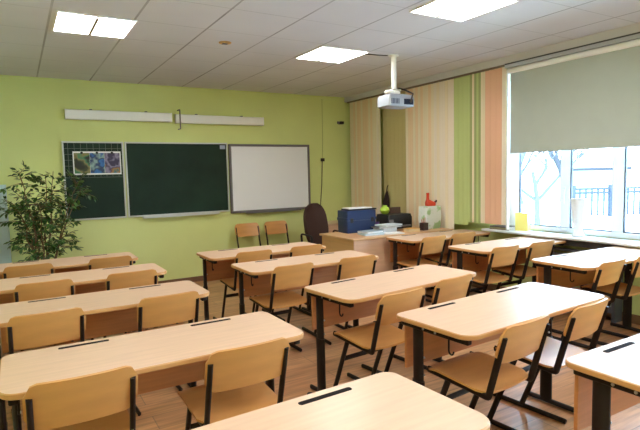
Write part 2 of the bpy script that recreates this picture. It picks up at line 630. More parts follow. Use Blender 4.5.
chairs = [
    # x centre of backrest top, y of backrest top, yaw deg, label
    (.05, 4.875, 0, 'chair tucked under the front left-column desk, left end, nearest the plant'),
    (.69, 4.865, 0, 'chair tucked under the front left-column desk, right end, below the chalkboard wing'),
    (.13, 3.995, 0, 'chair at the second left-column desk, left end, only its plywood back showing'),
    (.715, 4.0, 0, 'chair at the second left-column desk, right end, only its plywood back showing'),
    (.10, 3.06, 3, 'chair at the third left-column desk, left end, close to the left photo edge'),
    (.755, 3.065, 2, 'chair at the third left-column desk, right end, with a dark post over the floor gap'),
    (.165, 1.985, 0, 'nearest plywood chair back at the lower left, left seat of the big left desk'),
    (.80, 1.945, 1, 'lower left-centre plywood chair showing its seat, right seat of the big left desk'),
    (1.87, 4.365, 0, 'pale chair back at the front middle-column desk, left seat'),
    (2.43, 4.365, 0, 'pale chair back at the front middle-column desk, right seat, below the office chair'),
    (1.83, 3.50, 2, 'orange-brown plywood chair in full view at the second middle-column desk, left seat'),
    (2.44, 3.50, -2, 'pale chair back at the second middle-column desk, right seat'),
    (1.925, 2.30, 5, 'plywood chair with dark angled legs on open floor, left seat of the centre desk'),
    (2.47, 2.42, 7, 'chair at the centre desk, right seat, back partly behind the large desk'),
    (2.012, 1.514, 5, 'big brown plywood chair in the lower right foreground, seat pushed under the large desk'),
    (2.54, 1.53, 5, 'brown plywood chair right of the big foreground chair, at the large desk'),
    (3.84, 4.07, 3, 'pinkish white chair back in front of the teacher desk, left seat of two'),
    (4.30, 4.085, -2, 'pinkish white chair back at the small front desk, right seat, beside the green slats'),
    (3.83, 3.125, 0, 'plywood chair at the second right-column desk, left seat, back facing the camera'),
    (4.36, 3.125, 0, 'plywood chair at the second right-column desk, right seat, under the yellow folder on the sill'),
    (3.83, 2.145, 2, 'plywood chair at the window-side desk by the right photo edge, left of two'),
    (4.34, 2.145, 2, 'plywood chair cut by the right photo edge, at the window-side desk near the green wall'),
    (2.87, 6.96, 180, 'left of the two plywood chairs standing against the green wall under the whiteboard'),
    (3.335, 6.96, 180, 'right of the two plywood chairs against the green wall, next to the office chair'),
]
chair0 = None
for x, yt, a, lab in chairs:
    rz = math.radians(a)
    off = Matrix.Rotation(rz, 3, 'Z') @ Vector((0, .098, 0))
    loc = (x + off.x, yt + off.y, 0)
    if chair0 is None:
        chair0 = make_chair(lab)
        chair0.location = loc
        chair0.rotation_euler = (0, 0, rz)
    else:
        dup(chair0, loc, rz, lab)

# ------------------------------------------------------------------ front wall: boards, lamps
def board_frame(mb, x0, x1, z0, z1, y0, y1, t):
    mb.box(x0, x1, y0, y1, z0, z0 + t).box(x0, x1, y0, y1, z1 - t, z1)
    mb.box(x0, x0 + t, y0, y1, z0 + t, z1 - t).box(x1 - t, x1, y0, y1, z0 + t, z1 - t)
    return mb

cb = thing('chalkboard', 'dark green chalkboard with silver frame and side wing on the front wall', 'chalkboard', (1.6, YF, .98))
o = -1.6
mb = MB().box(1.28 + o, 2.665 + o, -.03, -.004, .018, .985)
mb.build('centre_panel', M_CHALK, cb, smooth=False)
board_frame(MB(), 1.262 + o, 2.685 + o, .0, 1.0, -.037, -.003, .02).build('frame', M_ALU, cb, bevel=.003)
mb = MB().box(.54 + o, 1.225 + o, -.030, -.004, .018, .985)
wing = mb.build('wing_panel', M_CHALK, cb, smooth=False)
board_frame(MB(), .52 + o, 1.245 + o, .0, 1.0, -.037, -.003, .02).build('frame', M_ALU, cb, bevel=.003)
mb = MB()
x = .585
while x < 1.22:
    mb.box(x - .002 + o, x + .002 + o, -.0312, -.0302, .55, .983)
    x += .0735
z = .91
while z > .5:
    mb.box(.542 + o, 1.223 + o, -.0312, -.0302, z - .002, z + .002)
    z -= .0735
mb.build('ruled_lines', M_GRID, wing, smooth=False, label='pale ruled squares on the chalkboard wing')
MB().box(1.44 + o, 2.50 + o, -.11, -.037, -.022, -.006).box(1.44 + o, 2.50 + o, -.11, -.104, -.006, .012).build('chalk_tray', M_ALU, cb, bevel=.003)
MB().box(2.57 + o, 2.65 + o, -.0315, -.0302, .91, .965).build('sticker', mat('pale_blue_sticker', (.4, .45, .62), .5), cb, smooth=False, label='small pale blue sticker in the top right corner')
wbt = thing('whiteboard', 'blank white board with dark grey frame right of the green chalkboard', 'whiteboard', (3.38, YF, .945))
o = -3.38
MB().box(2.74 + o, 4.03 + o, -.032, -.004, .03, 1.0).build('panel', M_WB, wbt, smooth=False)
board_frame(MB(), 2.705 + o, 4.055 + o, .0, 1.02, -.045, -.003, .035).build('frame', M_GREYFR, wbt, bevel=.006)
mb = MB()
mb.box(2.93 + o, 3.85 + o, -.10, -.045, -.012, .005).box(2.93 + o, 3.85 + o, -.10, -.094, .005, .018)
mb.build('pen_tray', M_GREYFR, wbt, bevel=.003)

# pinned strip of three pictures on the wing (plain abstract colours)
def picture_material(name, cols, seed):
    M = bpy.data.materials.new(name)
    M.use_nodes = True
    nt = M.node_tree
    b = nt.nodes['Principled BSDF']
    b.inputs['Roughness'].default_value = .4
    tc = nt.nodes.new('ShaderNodeTexCoord')
    mp = nt.nodes.new('ShaderNodeMapping')
    mp.inputs['Location'].default_value = (seed, seed * .7, seed * .3)
    nz = nt.nodes.new('ShaderNodeTexNoise')
    nz.inputs['Scale'].default_value = 7
    nz.inputs['Detail'].default_value = 2
    cr = nt.nodes.new('ShaderNodeValToRGB')
    el = cr.color_ramp.elements
    el[0].position, el[1].position = .36, .66
    el[0].color, el[1].color = (*cols[0], 1), (*cols[-1], 1)
    for i, c in enumerate(cols[1:-1]):
        e = el.new(.36 + .3 * (i + 1) / (len(cols) - 1))
        e.color = (*c, 1)
    nt.links.new(tc.outputs['Object'], mp.inputs[0])
    nt.links.new(mp.outputs[0], nz.inputs['Vector'])
    nt.links.new(nz.outputs['Fac'], cr.inputs[0])
    nt.links.new(cr.outputs[0], b.inputs['Base Color'])
    return M
ps = thing('picture_strip', 'white edged strip of three colourful pictures pinned to the chalkboard wing', 'poster', (.92, YF - .033, 1.705))
MB().box(-.285, .285, -.002, .001, -.148, .148).build('paper', M_WHITE, ps, smooth=False)
for k, (a, b_, cols_) in enumerate((
        (-.272, -.09, [(.005, .01, .005), (.03, .05, .015), (.26, .22, .08), (.05, .22, .10), (.01, .015, .008)]),
        (-.088, .085, [(.01, .06, .30), (.03, .18, .55), (.01, .03, .12), (.30, .45, .45), (.01, .10, .40)]),
        (.087, .272, [(.03, .02, .08), (.30, .26, .42), (.05, .03, .10), (.42, .20, .05), (.02, .16, .20)]))):
    MB().box(a, b_, -.0032, -.0021, -.130, .128).build('picture', picture_material('picture_print', cols_, 3.1 * k + 1), ps, smooth=False)
mb = MB()
for x in (-.18, 0, .18):
    mb.lathe([(0, 0), (.016, 0), (.014, .008), (0, .009)], T=Matrix.Translation((x, -.003, .13)) @ Matrix.Rotation(PI / 2, 4, 'X'), n=14)
mb.build('magnet', M_PLASTIC, ps)

def strip(x0, x1, z, label):
    t = thing('board_lamp', label, 'light fixture', ((x0 + x1) / 2, YF, z), 0, 'white strip lamps above the boards')
    h = (x1 - x0) / 2
    out = [(-.02, .06), (-.085, .058), (-.095, .05), (-.095, -.055), (-.085, -.06), (-.02, -.06)]
    MB().loft([[Vector((s * h, y, zz)) for y, zz in out] for s in (-1, 1)]).build('housing', M_WHITE, t)
    for s in (-1, 1):
        MB().loft([[Vector((s * h + s * e, y * 1.0, zz * 1.05)) for y, zz in out] for e in (0, .008)]).build('end_cap', M_WHITE, t)
    for s in (-.55, .5):
        MB().box(s * h - .015, s * h + .015, -.05, 0, .055, .075).build('wall_bracket', M_GREYFR, t, bevel=.003)
    return t
strip(.585, 1.88, 2.312, 'white strip lamp above the green chalkboard, left of the pair')
strip(1.95, 3.245, 2.302, 'white strip lamp above the boards, right of the pair, ending over the whiteboard')
mb = MB().tube(fillet([(1.99, YF - .001, 2.42), (1.99, YF - .112, 2.42), (1.99, YF - .112, 2.16), (1.99, YF - .001, 2.16)], .02), .008, n=8)
tag(mb.build('wall_bracket', M_GREYFR), 'thin dark vertical rod crossing the gap between the two strip lamps', 'bracket')

# cable with plug on the wall, sensor by the corner
t = thing('wall_cable', 'dark cable running down the green wall to a small socket right of the whiteboard', 'cable', (4.31, YF - .006, 1.72))
MB().tube([(.02, 0, .98), (.015, 0, .3), (.0, 0, 0)], .0035, n=6).build('upper_cable', mat('green_grey_trunking', (.30, .34, .12), .6), t)
MB().tube([(0, 0, 0), (-.02, 0, -.4), (-.07, 0, -.9)], .007, n=6).build('lower_cable', M_PLASTIC, t)
MB().box(-.03, .03, -.03, .005, -.02, .03).build('plug', M_PLASTIC, t, bevel=.006)
t = thing('alarm_sensor', 'small black sensor high on the green wall beside the corner', 'sensor', (4.68, YF, 2.33))
MB().box(-.045, .03, -.07, 0, -.025, .02).build('body', M_PLASTIC, t, bevel=.008)
MB().lathe([(0, 0), (.018, 0), (.022, .03), (0, .03)], T=Matrix.Translation((-.045, -.035, 0)) @ Matrix.Rotation(-PI / 2, 4, 'Y'), n=12).build('lens', M_GREYFR, t)

# ------------------------------------------------------------------ ceiling details
t = thing('smoke_detector', 'rusty orange smoke detector mount on the ceiling left of the middle lamp', 'smoke detector', (1.77, 4.66, ZC))
MB().lathe([(.0, -.001), (.06, -.001), (.056, -.008), (.03, -.012), (0, -.012)], n=20).build('base', mat('rusty_orange_plastic', (.62, .36, .10), .6, var=.4, vscale=30), t)
MB().box(-.03, .02, -.022, .015, -.02, -.012).build('terminal', M_GREYFR, t, bevel=.004)
tag(MB().tube([(3.24, 4.46, ZC - .006), (3.4, 4.44, ZC - .008), (3.505, 4.415, ZC - .006)], .005, n=6).build('projector_cable', M_PLASTIC),
    'thin dark cable along the ceiling from the middle lamp to the projector pole', 'cable')

M_SILVER = mat('silver_grey_projector_shell', (.34, .38, .44), .35)
M_DGLASS = mat('dark_lens_glass', (.02, .03, .06), .1)
t = thing('projector', 'silver grey projector hanging from a white pole below the ceiling', 'projector', (3.575, 4.40, ZC))
mb = MB()
mb.lathe([(.0, -.001), (.055, -.001), (.055, -.012), (.028, -.016), (.026, -.37), (0, -.37)], n=16)
mb.build('ceiling_pole', M_WHITE, t)
mb = MB()
mb.box(-.06, .06, -.05, .05, -.385, -.365).box(-.065, -.055, -.03, .03, -.43, -.37).box(.055, .065, -.03, .03, -.43, -.37)
mb.build('mount_bracket', M_ALU, t, bevel=.003)
T = Matrix.Translation((.02, .0, .005)) @ Matrix.Rotation(math.radians(-4), 4, 'Z')
mb = MB()
prof = rrect(-.165, .165, -.125, .125, .03, 5)
rings = []
for z, k in ((-.56, .94), (-.55, 1), (-.47, 1.0), (-.44, .95), (-.43, .86)):
    rings.append([T @ Vector((x * k, y * k, z)) for x, y in prof])
mb.loft(rings)
body = mb.build('body', M_SILVER, t)
for k in range(6):
    MB().box(-.14 + k * .018, -.132 + k * .018, -.127, -.123, -.535, -.48, T).build('vent_slot', M_DGLASS, body, label='dark vent slot on the back')
MB().box(.02, .14, -.127, -.121, -.54, -.48, T).build('socket_panel', M_DGLASS, body, label='dark socket panel on the back')
mb = MB()
mb.lathe([(0, -.02), (.05, -.02), (.055, .02), (.045, .03), (0, .02)], T=T @ Matrix.Translation((.08, .135, -.495)) @ Matrix.Rotation(-PI / 2, 4, 'X'), n=18)
mb.build('lens', M_DGLASS, body)
mb = MB()
mb.tube([(.04, -.02, -.35), (.10, -.06, -.37), (.14, -.145, -.42), (.11, -.14, -.51)], .010, n=8)
mb.build('hanging_cable', M_PLASTIC, t)

MB().tube([T @ Vector((-.155, -.06, -.425)), T @ Vector((-.15, -.06, -.415)), T @ Vector((-.02, -.06, -.415)), T @ Vector((-.015, -.06, -.425))], .032, .03, side=(0, 1, 0), n=14).build('top_cover', M_WHITE, body, label='white rounded cover on top')
M_LGRILLE = mat('mid_grey_grille_slat', (.30, .31, .35), .45)
# ------------------------------------------------------------------ blinds along the right wall
slat_mats = {
    'cream': mat('cream_slat', (.95, .81, .61), .8, var=.07, vscale=1.0, stretch=(1, 55, .05)),
    'peach': mat('peach_slat', (.95, .72, .49), .8, var=.07, vscale=1.0, stretch=(1, 55, .05)),
    'pale': mat('pale_rose_slat', (.95, .83, .70), .8, var=.07, vscale=1.0, stretch=(1, 55, .05)),
    'green': mat('lime_green_slat', (.58, .66, .28), .8, bump=.03, bscale=200),
    'dkgreen': mat('olive_green_slat', (.42, .47, .21), .8, bump=.03, bscale=200),
    'olive': mat('olive_tan_slat', (.68, .57, .27), .8, bump=.03, bscale=200),
    'salmon': mat('salmon_slat', (.93, .56, .38), .8, bump=.03, bscale=200),
}
vb = thing('vertical_blind', 'tall vertical slat blind in cream, peach, lime green and salmon along the window wall', 'blind', (4.80, 5.5, 0))
MB().box(-.018, .10, -1.562, 1.62, 2.650, 2.669).build('headrail', mat('grey_brown_rail', (.22, .17, .13), .5), vb, bevel=.004)
def slat(ya, yb, c, z0=.55, tw=5, dx=0):
    n = 5
    y, hw = (ya + yb) / 2 - 5.5, abs(yb - ya) / 2 * 1.10
    a = math.radians(tw)
    def f(u, v):
        s = (2 * u - 1) * hw
        cv = .002 * (1 - (2 * u - 1) ** 2)
        return (dx + s * math.sin(a) + cv * math.cos(a), y + s * math.cos(a) - cv * math.sin(a), z0 + v * (2.648 - z0)), (math.cos(a), -math.sin(a), 0)
    MB().plate(f, n, 1, .0012).build('slat', slat_mats[c], vb)
def run(ya, yb, seq, z0=.55, tw=5, dx=0):
    n = len(seq)
    for i, c in enumerate(seq):
        slat(ya + (yb - ya) * i / n, ya + (yb - ya) * (i + 1) / n, c, z0, tw, dx)
run(7.06, 6.24, ['cream', 'cream', 'peach', 'cream', 'peach', 'peach', 'cream', 'peach', 'peach', 'peach', 'cream', 'peach', 'cream', 'cream', 'pale', 'cream'])
run(6.27, 5.63, ['olive'] * 7, .55, 5, .07)
run(5.66, 4.73, ['cream', 'peach', 'peach', 'cream', 'peach', 'cream', 'peach', 'cream', 'cream', 'peach', 'cream', 'pale', 'cream', 'pale', 'pale', 'cream', 'pale', 'pale'])
run(4.73, 4.50, ['green', 'green', 'green'], .82)
run(4.50, 4.23, ['green', 'dkgreen', 'cream', 'dkgreen', 'green', 'dkgreen', 'cream', 'cream'], .86)
run(4.23, 3.99, ['salmon', 'salmon', 'salmon'], .86)
run(3.99, 3.93, ['pale'], .86)

rb = thing('roller_blind', 'large grey roller blind pulled halfway down over the bright window', 'blind', (4.80, 2.4, 0))
MB().box(-.001, .001, -1.62, 1.47, 1.69, 2.575).build('fabric', M_BLIND, rb, smooth=False)
mb = MB()
mb.tube([(0, -1.64, 2.588), (0, 1.50, 2.588)], .036, .030, n=18)
mb.build('cassette', M_WHITE, rb)
MB().box(-.008, .008, -1.62, 1.47, 1.675, 1.695).build('bottom_bar', M_BLIND, rb, bevel=.003)
MB().box(-.02, .02, 1.492, 1.512, .81, 2.57).build('side_guide', M_WHITE, rb, bevel=.003)
MB().box(-.045, .199, -1.64, 1.52, 2.62, 2.654).build('fixing_rail', mat('grey_blind_rail', (.50, .52, .58), .5), rb, bevel=.003)
MB().box(-.04, .199, -1.64, 1.52, 2.6545, 2.669).build('top_shadow_strip', mat('dark_grey_shadow_line', (.06, .06, .07), .6), rb)  # dark strip painting the shadow line between soffit and blind rail

struct(MB().box(4.765, XW, YB, YF, 2.670, ZC).build('trim_1', mat('ceiling_white_soffit', (.66, .655, .69), .85), smooth=False), 'white soffit between ceiling and blinds')

# radiator grille under the sill
t = thing('radiator_cover', 'dark grey slatted radiator grille in the shade under the window sill', 'radiator', (4.90, 3.10, 0))
M_GRILLE = mat('dark_blue_grey_grille', (.10, .11, .14), .45)
for s_ in (-1, 1):
    MB().box(-.05, .095, *sorted((s_ * .40, s_ * .37)), .0, .755).build('side_panel', M_GRILLE, t, bevel=.003)
MB().box(-.05, .095, -.37, .37, .70, .755).build('top_rail', M_GRILLE, t, bevel=.003)
MB().box(-.05, .095, -.37, .37, .09, .16).build('bottom_rail', M_GRILLE, t, bevel=.003)
for k in range(9):
    MB().box(-.045, -.02, -.37, .37, .19 + k * .056, .218 + k * .056).build('grille_slat', M_LGRILLE if k % 2 else M_GRILLE, t, bevel=.003)

# sill objects
SILL = .80
t = thing('document_folder', 'yellow plastic folder standing on the window sill at the left window frame', 'folder', (4.93, 3.80, SILL))
T = Matrix.Rotation(math.radians(8), 4, 'Z')
M_YEL = mat('yellow_plastic', (.92, .80, .22), .4)
MB().box(-.03, .03, -.075, .075, 0, .008, T).box(-.03, -.026, -.075, .075, .008, .20, T).box(.026, .03, -.075, .075, .008, .20, T).box(-.026, .026, .071, .075, .008, .20, T).box(-.026, .026, -.075, -.071, .008, .12, T).build('case', M_YEL, t, bevel=.002)
MB().box(-.02, .02, -.065, .065, .01, .185, T).build('papers', M_WHITE, t)
t = thing('vase', 'tall translucent white vase standing on the window sill before the middle pane', 'vase', (4.90, 3.11, SILL))
M_VASE = mat('frosted_white_glass', (.86, .92, .98), .25)
MB().lathe([(0, 0), (.055, 0), (.062, .012), (.040, .05), (.045, .09), (.062, .20), (.078, .38), (.074, .385), (.058, .20), (.04, .09), (0, .07)], n=28).build('body', M_VASE, t)
mags = [mat('grey_brown_cover', (.30, .24, .20), .6), mat('olive_cover', (.34, .33, .16), .6), mat('dark_grey_cover', (.12, .11, .12), .6)]
for i, (lab, mm, dz) in enumerate((('grey-brown magazine at the bottom of the small pile on the sill below the salmon slats', mags[0], .012),
                                  ('olive magazine in the middle of the small pile on the sill below the salmon slats', mags[1], .014),
                                  ('dark grey magazine on top of the small pile on the sill below the salmon slats', mags[2], .012))):
    z = SILL + (0, .0125, .027)[i]
    t = thing('magazine', lab, 'magazine', (4.895, 4.03, z), math.radians((2, -4, 3)[i]), 'magazines piled on the window sill')
    MB().box(-.085, .085, -.13, .13, .001, dz - .001).build('pages', M_WHITE, t)
    MB().box(-.088, .088, -.133, .133, dz - .001, dz).box(-.088, .088, -.133, .133, 0, .001).box(-.088, -.087, -.133, .133, 0, dz).build('cover', mm, t)

# ------------------------------------------------------------------ teacher desk and what stands on it
TX0, TX1, TY0, TY1 = 3.20, 4.74, 4.68, 5.43
M_TD = mat('pinkish_beech_board', (.72, .45, .30), .4, var=.06, vscale=2.5, stretch=(1.5, 1, 16))
t = thing('teacher_desk', 'wide beech teacher desk with solid front panel near the corner of the room', 'desk', ((TX0 + TX1) / 2, (TY0 + TY1) / 2, 0))
hx, hy = (TX1 - TX0) / 2, (TY1 - TY0) / 2
MB().box(-hx, hx, -hy, hy, .735, .76).build('tabletop', [mat('tan_desk_top', (.62, .36, .18), .35, var=.06, vscale=3, stretch=(1, 14, 1))], t, bevel=.004)
for s in (-1, 1):
    MB().box(*sorted((s * (hx - .02), s * (hx - .04))), -hy + .035, hy - .03, .0, .734).build('side_panel', mat('tan_side_board', (.66, .38, .16), .4, var=.06, vscale=2.5, stretch=(1.5, 1, 16)) if s < 0 else M_TD, t, bevel=.002)
MB().box(-hx + .02, hx - .02, -hy + .018, -hy + .034, .06, .734).build('front_panel', M_TD, t, bevel=.002)
MB().box(hx - .50, hx - .042, -hy + .10, hy - .06, .10, .73).build('drawer_cabinet', M_TD, t, bevel=.003)
for k in range(3):
    d = MB().box(hx - .49, hx - .05, hy - .058, hy - .042, .12 + k * .205, .315 + k * .205).build('drawer', M_TD, t, bevel=.002)
    MB().box(hx - .32, hx - .22, hy - .042, hy - .03, .21 + k * .205, .222 + k * .205).build('drawer_handle', M_GREYFR, d, bevel=.002)
TZ = .76
M_BLUE = mat('dark_blue_plastic', (.008, .028, .11), .4)
t = thing('storage_case', 'dark blue plastic case on the teacher desk beside the office chair', 'box', (3.665, 5.28, TZ), math.radians(-3))
MB().loft([[Vector((x * k, y * k, z)) for x, y in rrect(-.215, .215, -.125, .125, .02, 4)] for z, k in ((0, .95), (.01, .97), (.155, .99))]).build('body', M_BLUE, t)
MB().loft([[Vector((x * k, y * k, z)) for x, y in rrect(-.22, .22, -.13, .13, .02, 4)] for z, k in ((.157, 1.0), (.185, 1.0), (.19, .97), (.27, .96), (.275, .93))]).build('lid', M_BLUE, t)
for s in (-1, 1):
    MB().box(s * .15 - .02, s * .15 + .02, -.137, -.128, .13, .185).build('latch', M_PLASTIC, t, bevel=.003)
t = thing('document_tray', 'flat white tray with black edge lying on the dark blue case', 'tray', (3.70, 5.28, TZ + .276), math.radians(-5))
MB().box(-.20, .20, -.10, .10, .0, .018).build('tray', M_PLASTIC, t, bevel=.004)
MB().box(-.19, .14, -.09, .09, .0185, .032).build('paper_stack', M_WHITE, t, bevel=.002)
M_PAPER = mat('blue_white_paper', (.62, .70, .78), .6)
M_PAPER2 = mat('white_paper', (.82, .84, .88), .6)
def stack(x, y, hx_, hy_, h, rz, lab, m1, m2, z0=TZ, name='book', cat='book', group=None):
    t = thing(name, lab, cat, (x, y, z0), math.radians(rz), group)
    MB().box(-hx_ + .004, hx_ - .004, -hy_ + .004, hy_ - .004, .002, h - .002).build('pages', m2, t)
    MB().box(-hx_, hx_, -hy_, hy_, h - .002, h).box(-hx_, hx_, -hy_, hy_, 0, .002).box(-hx_, hx_, hy_ - .003, hy_, 0, h).build('cover', m1, t)
    return t
G = 'books and folders on the teacher desk'
M_CY = mat('pale_cyan_cover', (.30, .46, .56), .4)
stack(3.62, 4.92, .13, .10, .022, -8, 'pale cyan folder at the bottom of the left pile on the teacher desk', M_CY, M_PAPER, TZ, 'folder', 'folder', G)
stack(3.62, 4.93, .125, .095, .022, 4, 'grey-blue folder on top of the left pile on the teacher desk', mat('grey_blue_cover', (.33, .42, .52), .4), M_PAPER2, TZ + .0225, 'folder', 'folder', G)
stack(3.88, 4.83, .12, .085, .010, -14, 'loose white sheets lying on the teacher desk in front of the folders', M_PAPER2, M_PAPER2, TZ, 'paper_sheets', 'paper', G)
stack(3.93, 5.04, .11, .10, .055, 3, 'thick white bound pile of paper in the middle of the teacher desk', M_PAPER2, M_PAPER, TZ, 'paper_pile', 'paper', G)
stack(3.95, 5.06, .17, .11, .014, -4, 'dark blue-black folder lying across the white paper pile', mat('blue_black_cover', (.02, .03, .06), .4), M_PAPER2, TZ + .0555, 'folder', 'folder', G)
stack(4.0, 5.06, .15, .10, .018, 8, 'pale grey-blue magazine topmost of the pile in the middle of the teacher desk', M_PAPER, M_PAPER2, TZ + .070, 'magazine', 'magazine', G)
stack(4.16, 4.81, .085, .06, .045, -6, 'orange-edged thick book on the teacher desk in front of the black printer', mat('orange_cover', (.70, .36, .08), .5), mat('cream_pages', (.75, .58, .34), .6), TZ, 'book', 'book', G)
t = thing('pen_cup', 'dark brown square pen holder on the teacher desk left of the white bag', 'pen holder', (4.385, 4.84, TZ))
MB().box(-.04, .04, -.04, .04, 0, .095).build('cup', mat('dark_brown_plastic', (.05, .03, .025), .5), t, bevel=.004)
mb = MB()
for k in range(3):
    mb.tube([(-.02 + k * .018, 0, .05), (-.03 + k * .03, .01, .14 + .01 * k)], .004, n=6)
mb.build('pencils', mat('pencil_red', (.5, .08, .05), .5), t)
t = thing('printer', 'black printer with raised dark lid at the back of the teacher desk', 'printer', (4.27, 5.29, TZ))
mb = MB()
mb.loft([[Vector((x * k, y * k, z)) for x, y in rrect(-.20, .20, -.14, .14, .02, 4)] for z, k in ((0, .97), (.01, 1), (.15, 1), (.165, .96), (.19, .93))])
mb.build('body', M_PLASTIC, t)
MB().box(-.16, .16, -.16, -.135, .03, .05).build('paper_slot', M_GREYFR, t, bevel=.003)
MB().box(.0, .18, .06, .075, .19, .275, Matrix.Rotation(math.radians(-4), 4, 'X')).build('paper_support', mat('dark_brown_plate', (.09, .05, .035), .5), t, bevel=.004)
MB().box(-.19, -.12, -.145, -.13, .09, .13).build('button_panel', M_GREYFR, t, bevel=.003)
t = thing('vase', 'round lime green vase on the printer in front of the olive wall gap', 'vase', (4.15, 5.33, TZ + .191))
MB().lathe([(0, 0), (.03, 0), (.055, .02), (.065, .05), (.052, .085), (.03, .10), (.034, .115), (.028, .115), (.02, .09), (0, .08)], n=22).build('body', mat('lime_green_glaze', (.42, .62, .06), .3), t)
t = thing('mug', 'small violet mug on the teacher desk between the blue case and the printer', 'mug', (3.985, 5.30, TZ))
MB().lathe([(0, 0), (.036, 0), (.04, .01), (.04, .10), (.036, .10), (.034, .02), (0, .015)], n=20).build('cup', mat('violet_glaze', (.16, .08, .34), .3), t)
MB().tube([(.0, -.038, .08), (.0, -.07, .075), (.0, -.07, .035), (.0, -.038, .03)], .006, n=8).build('handle', mat('violet_handle_glaze', (.16, .08, .34), .3), t)

# white patterned bag with a red jug on it
def bag_material():
    M = bpy.data.materials.new('white_green_print_bag')
    M.use_nodes = True
    nt = M.node_tree
    b = nt.nodes['Principled BSDF']
    b.inputs['Roughness'].default_value = .45
    tc = nt.nodes.new('ShaderNodeTexCoord')
    nz = nt.nodes.new('ShaderNodeTexNoise')
    nz.inputs['Scale'].default_value = 9
    cr = nt.nodes.new('ShaderNodeValToRGB')
    cr.color_ramp.elements[0].position = .50
    cr.color_ramp.elements[0].color = (.74, .78, .76, 1)
    cr.color_ramp.elements[1].position = .58
    cr.color_ramp.elements[1].color = (.36, .56, .30, 1)
    nt.links.new(tc.outputs['Object'], nz.inputs['Vector'])
    nt.links.new(nz.outputs['Fac'], cr.inputs[0])
    nt.links.new(cr.outputs[0], b.inputs['Base Color'])
    return M
t = thing('gift_bag', 'white bag with green print standing at the right end of the teacher desk', 'bag', (4.585, 4.95, TZ))
mb = MB()
rings = []
for z, k in ((0, .92), (.02, 1), (.14, 1.03), (.24, .98), (.285, .95), (.29, .90)):
    rings.append([Vector((x * k + .006 * math.sin(9 * z + 7 * y), y * k + .006 * math.sin(14 * z + 9 * x), z)) for x, y in rrect(-.13, .13, -.075, .075, .015, 4)])
mb.loft(rings)
mb.build('bag_body', bag_material(), t)
M_RED = mat('glossy_red', (.62, .055, .02), .3)
t = thing('jug', 'red jug with tall narrow neck and dark spout on top of the white bag', 'jug', (4.60, 4.95, TZ + .291))
mb = MB()
mb.loft([[Vector((x * k + dx, y * k, z)) for x, y in rrect(-.075, .075, -.04, .04, .03, 5)] for z, k, dx in ((0, .9, 0), (.012, 1, 0), (.045, .98, -.003), (.065, .6, -.03), (.085, .30, -.045), (.15, .25, -.045), (.165, .30, -.045), (.17, .25, -.045))])
mb.build('body', M_RED, t)
MB().tube([(.06, 0, .04), (.09, 0, .05), (.105, 0, .065)], .014, .011, n=8).build('spout', mat('dark_spout', (.05, .02, .02), .5), t)

# dark cloth bag hanging at the edge of the blind
t = thing('cloth_bag', 'dark brown cloth bag hanging beside the cream slats in the gap of the blind', 'bag', (4.832, 6.155, .80))
mb = MB()
rings = []
for z, k in ((0, .5), (.03, .85), (.12, 1), (.25, .9), (.34, .6), (.40, .25), (.42, .1)):
    rings.append([Vector((.028 * k * math.cos(a), .085 * k * math.sin(a) + .02 * math.sin(z * 9), z)) for a in [2 * PI * i / 14 for i in range(14)]])
mb.loft(rings)
mb.build('bag_body', mat('dark_brown_cloth', (.035, .018, .02), .9), t)
MB().tube([(0, 0, .41), (.012, 0, .47), (.03, 0, .50)], .006, n=6).build('strap', M_PLASTIC, t)

# ------------------------------------------------------------------ office chair
M_BROWN = mat('dark_brown_upholstery', (.055, .025, .02), .75, bump=.1, bscale=120)
t = thing('office_chair', 'dark brown office chair with tall rounded back behind the teacher desk', 'office chair', (3.57, 5.90, 0), math.radians(188))
def ob(u, v):
    a = 2 * v - 1
    z = .80 + a * .29
    hw = .19 * math.sqrt(max(0.02, 1 - abs((a + .15) / 1.18) ** 3.2)) * (1 if a > -.3 else 1 - (-.3 - a) * .25)
    s = (2 * u - 1)
    return (s * hw, -.23 - .05 * a + .035 * s * s, z), (0, 1, .15)
MB().plate(ob, 12, 14, .055).build('backrest', M_BROWN, t)
def os_(u, v):
    s, q = 2 * u - 1, 2 * v - 1
    k = math.sqrt(max(.1, 1 - abs(q) ** 4 * .5))
    return (s * .235 * k, .03 + q * .225, .475 - .02 * q * q * (q > 0) + .01 * s * s), (0, 0, 1)
MB().plate(os_, 12, 10, .065).build('seat', M_BROWN, t)
MB().tube([(0, -.10, .43), (0, -.24, .43), (0, -.285, .47), (0, -.275, .62)], .028, .008, n=8).build('back_support', M_PLASTIC, t)
for s in (-1, 1):
    MB().tube(fillet([(s * .22, .06, .44), (s * .285, .06, .47), (s * .285, .08, .68), (s * .285, -.16, .70), (s * .27, -.16, .52), (s * .23, -.06, .44)], .04), .016, .012, n=8).build('armrest', mat('dark_red_brown_arm', (.07, .018, .014), .4) if s < 0 else M_PLASTIC, t)
MB().lathe([(0, .06), (.03, .06), (.03, .25), (.02, .25), (.02, .44), (0, .44)], n=14).build('gas_column', M_PLASTIC, t)
for k in range(5):
    a = 2 * PI * k / 5 + .3
    d = Vector((math.cos(a), math.sin(a), 0))
    leg = MB().tube([d * .02 + Vector((0, 0, .10)), d * .27 + Vector((0, 0, .068))], .022, .014, n=8, side=(-d.y, d.x, 0)).build('leg', M_PLASTIC, t)
    T = Matrix.Translation(d * .27 + Vector((0, 0, .028))) @ Matrix.Rotation(a, 4, 'Z') @ Matrix.Rotation(PI / 2, 4, 'X')
    MB().lathe([(0, -.02), (.024, -.02), (.027, 0), (.024, .02), (0, .02)], T=T, n=14).build('castor', M_PLASTIC, leg)

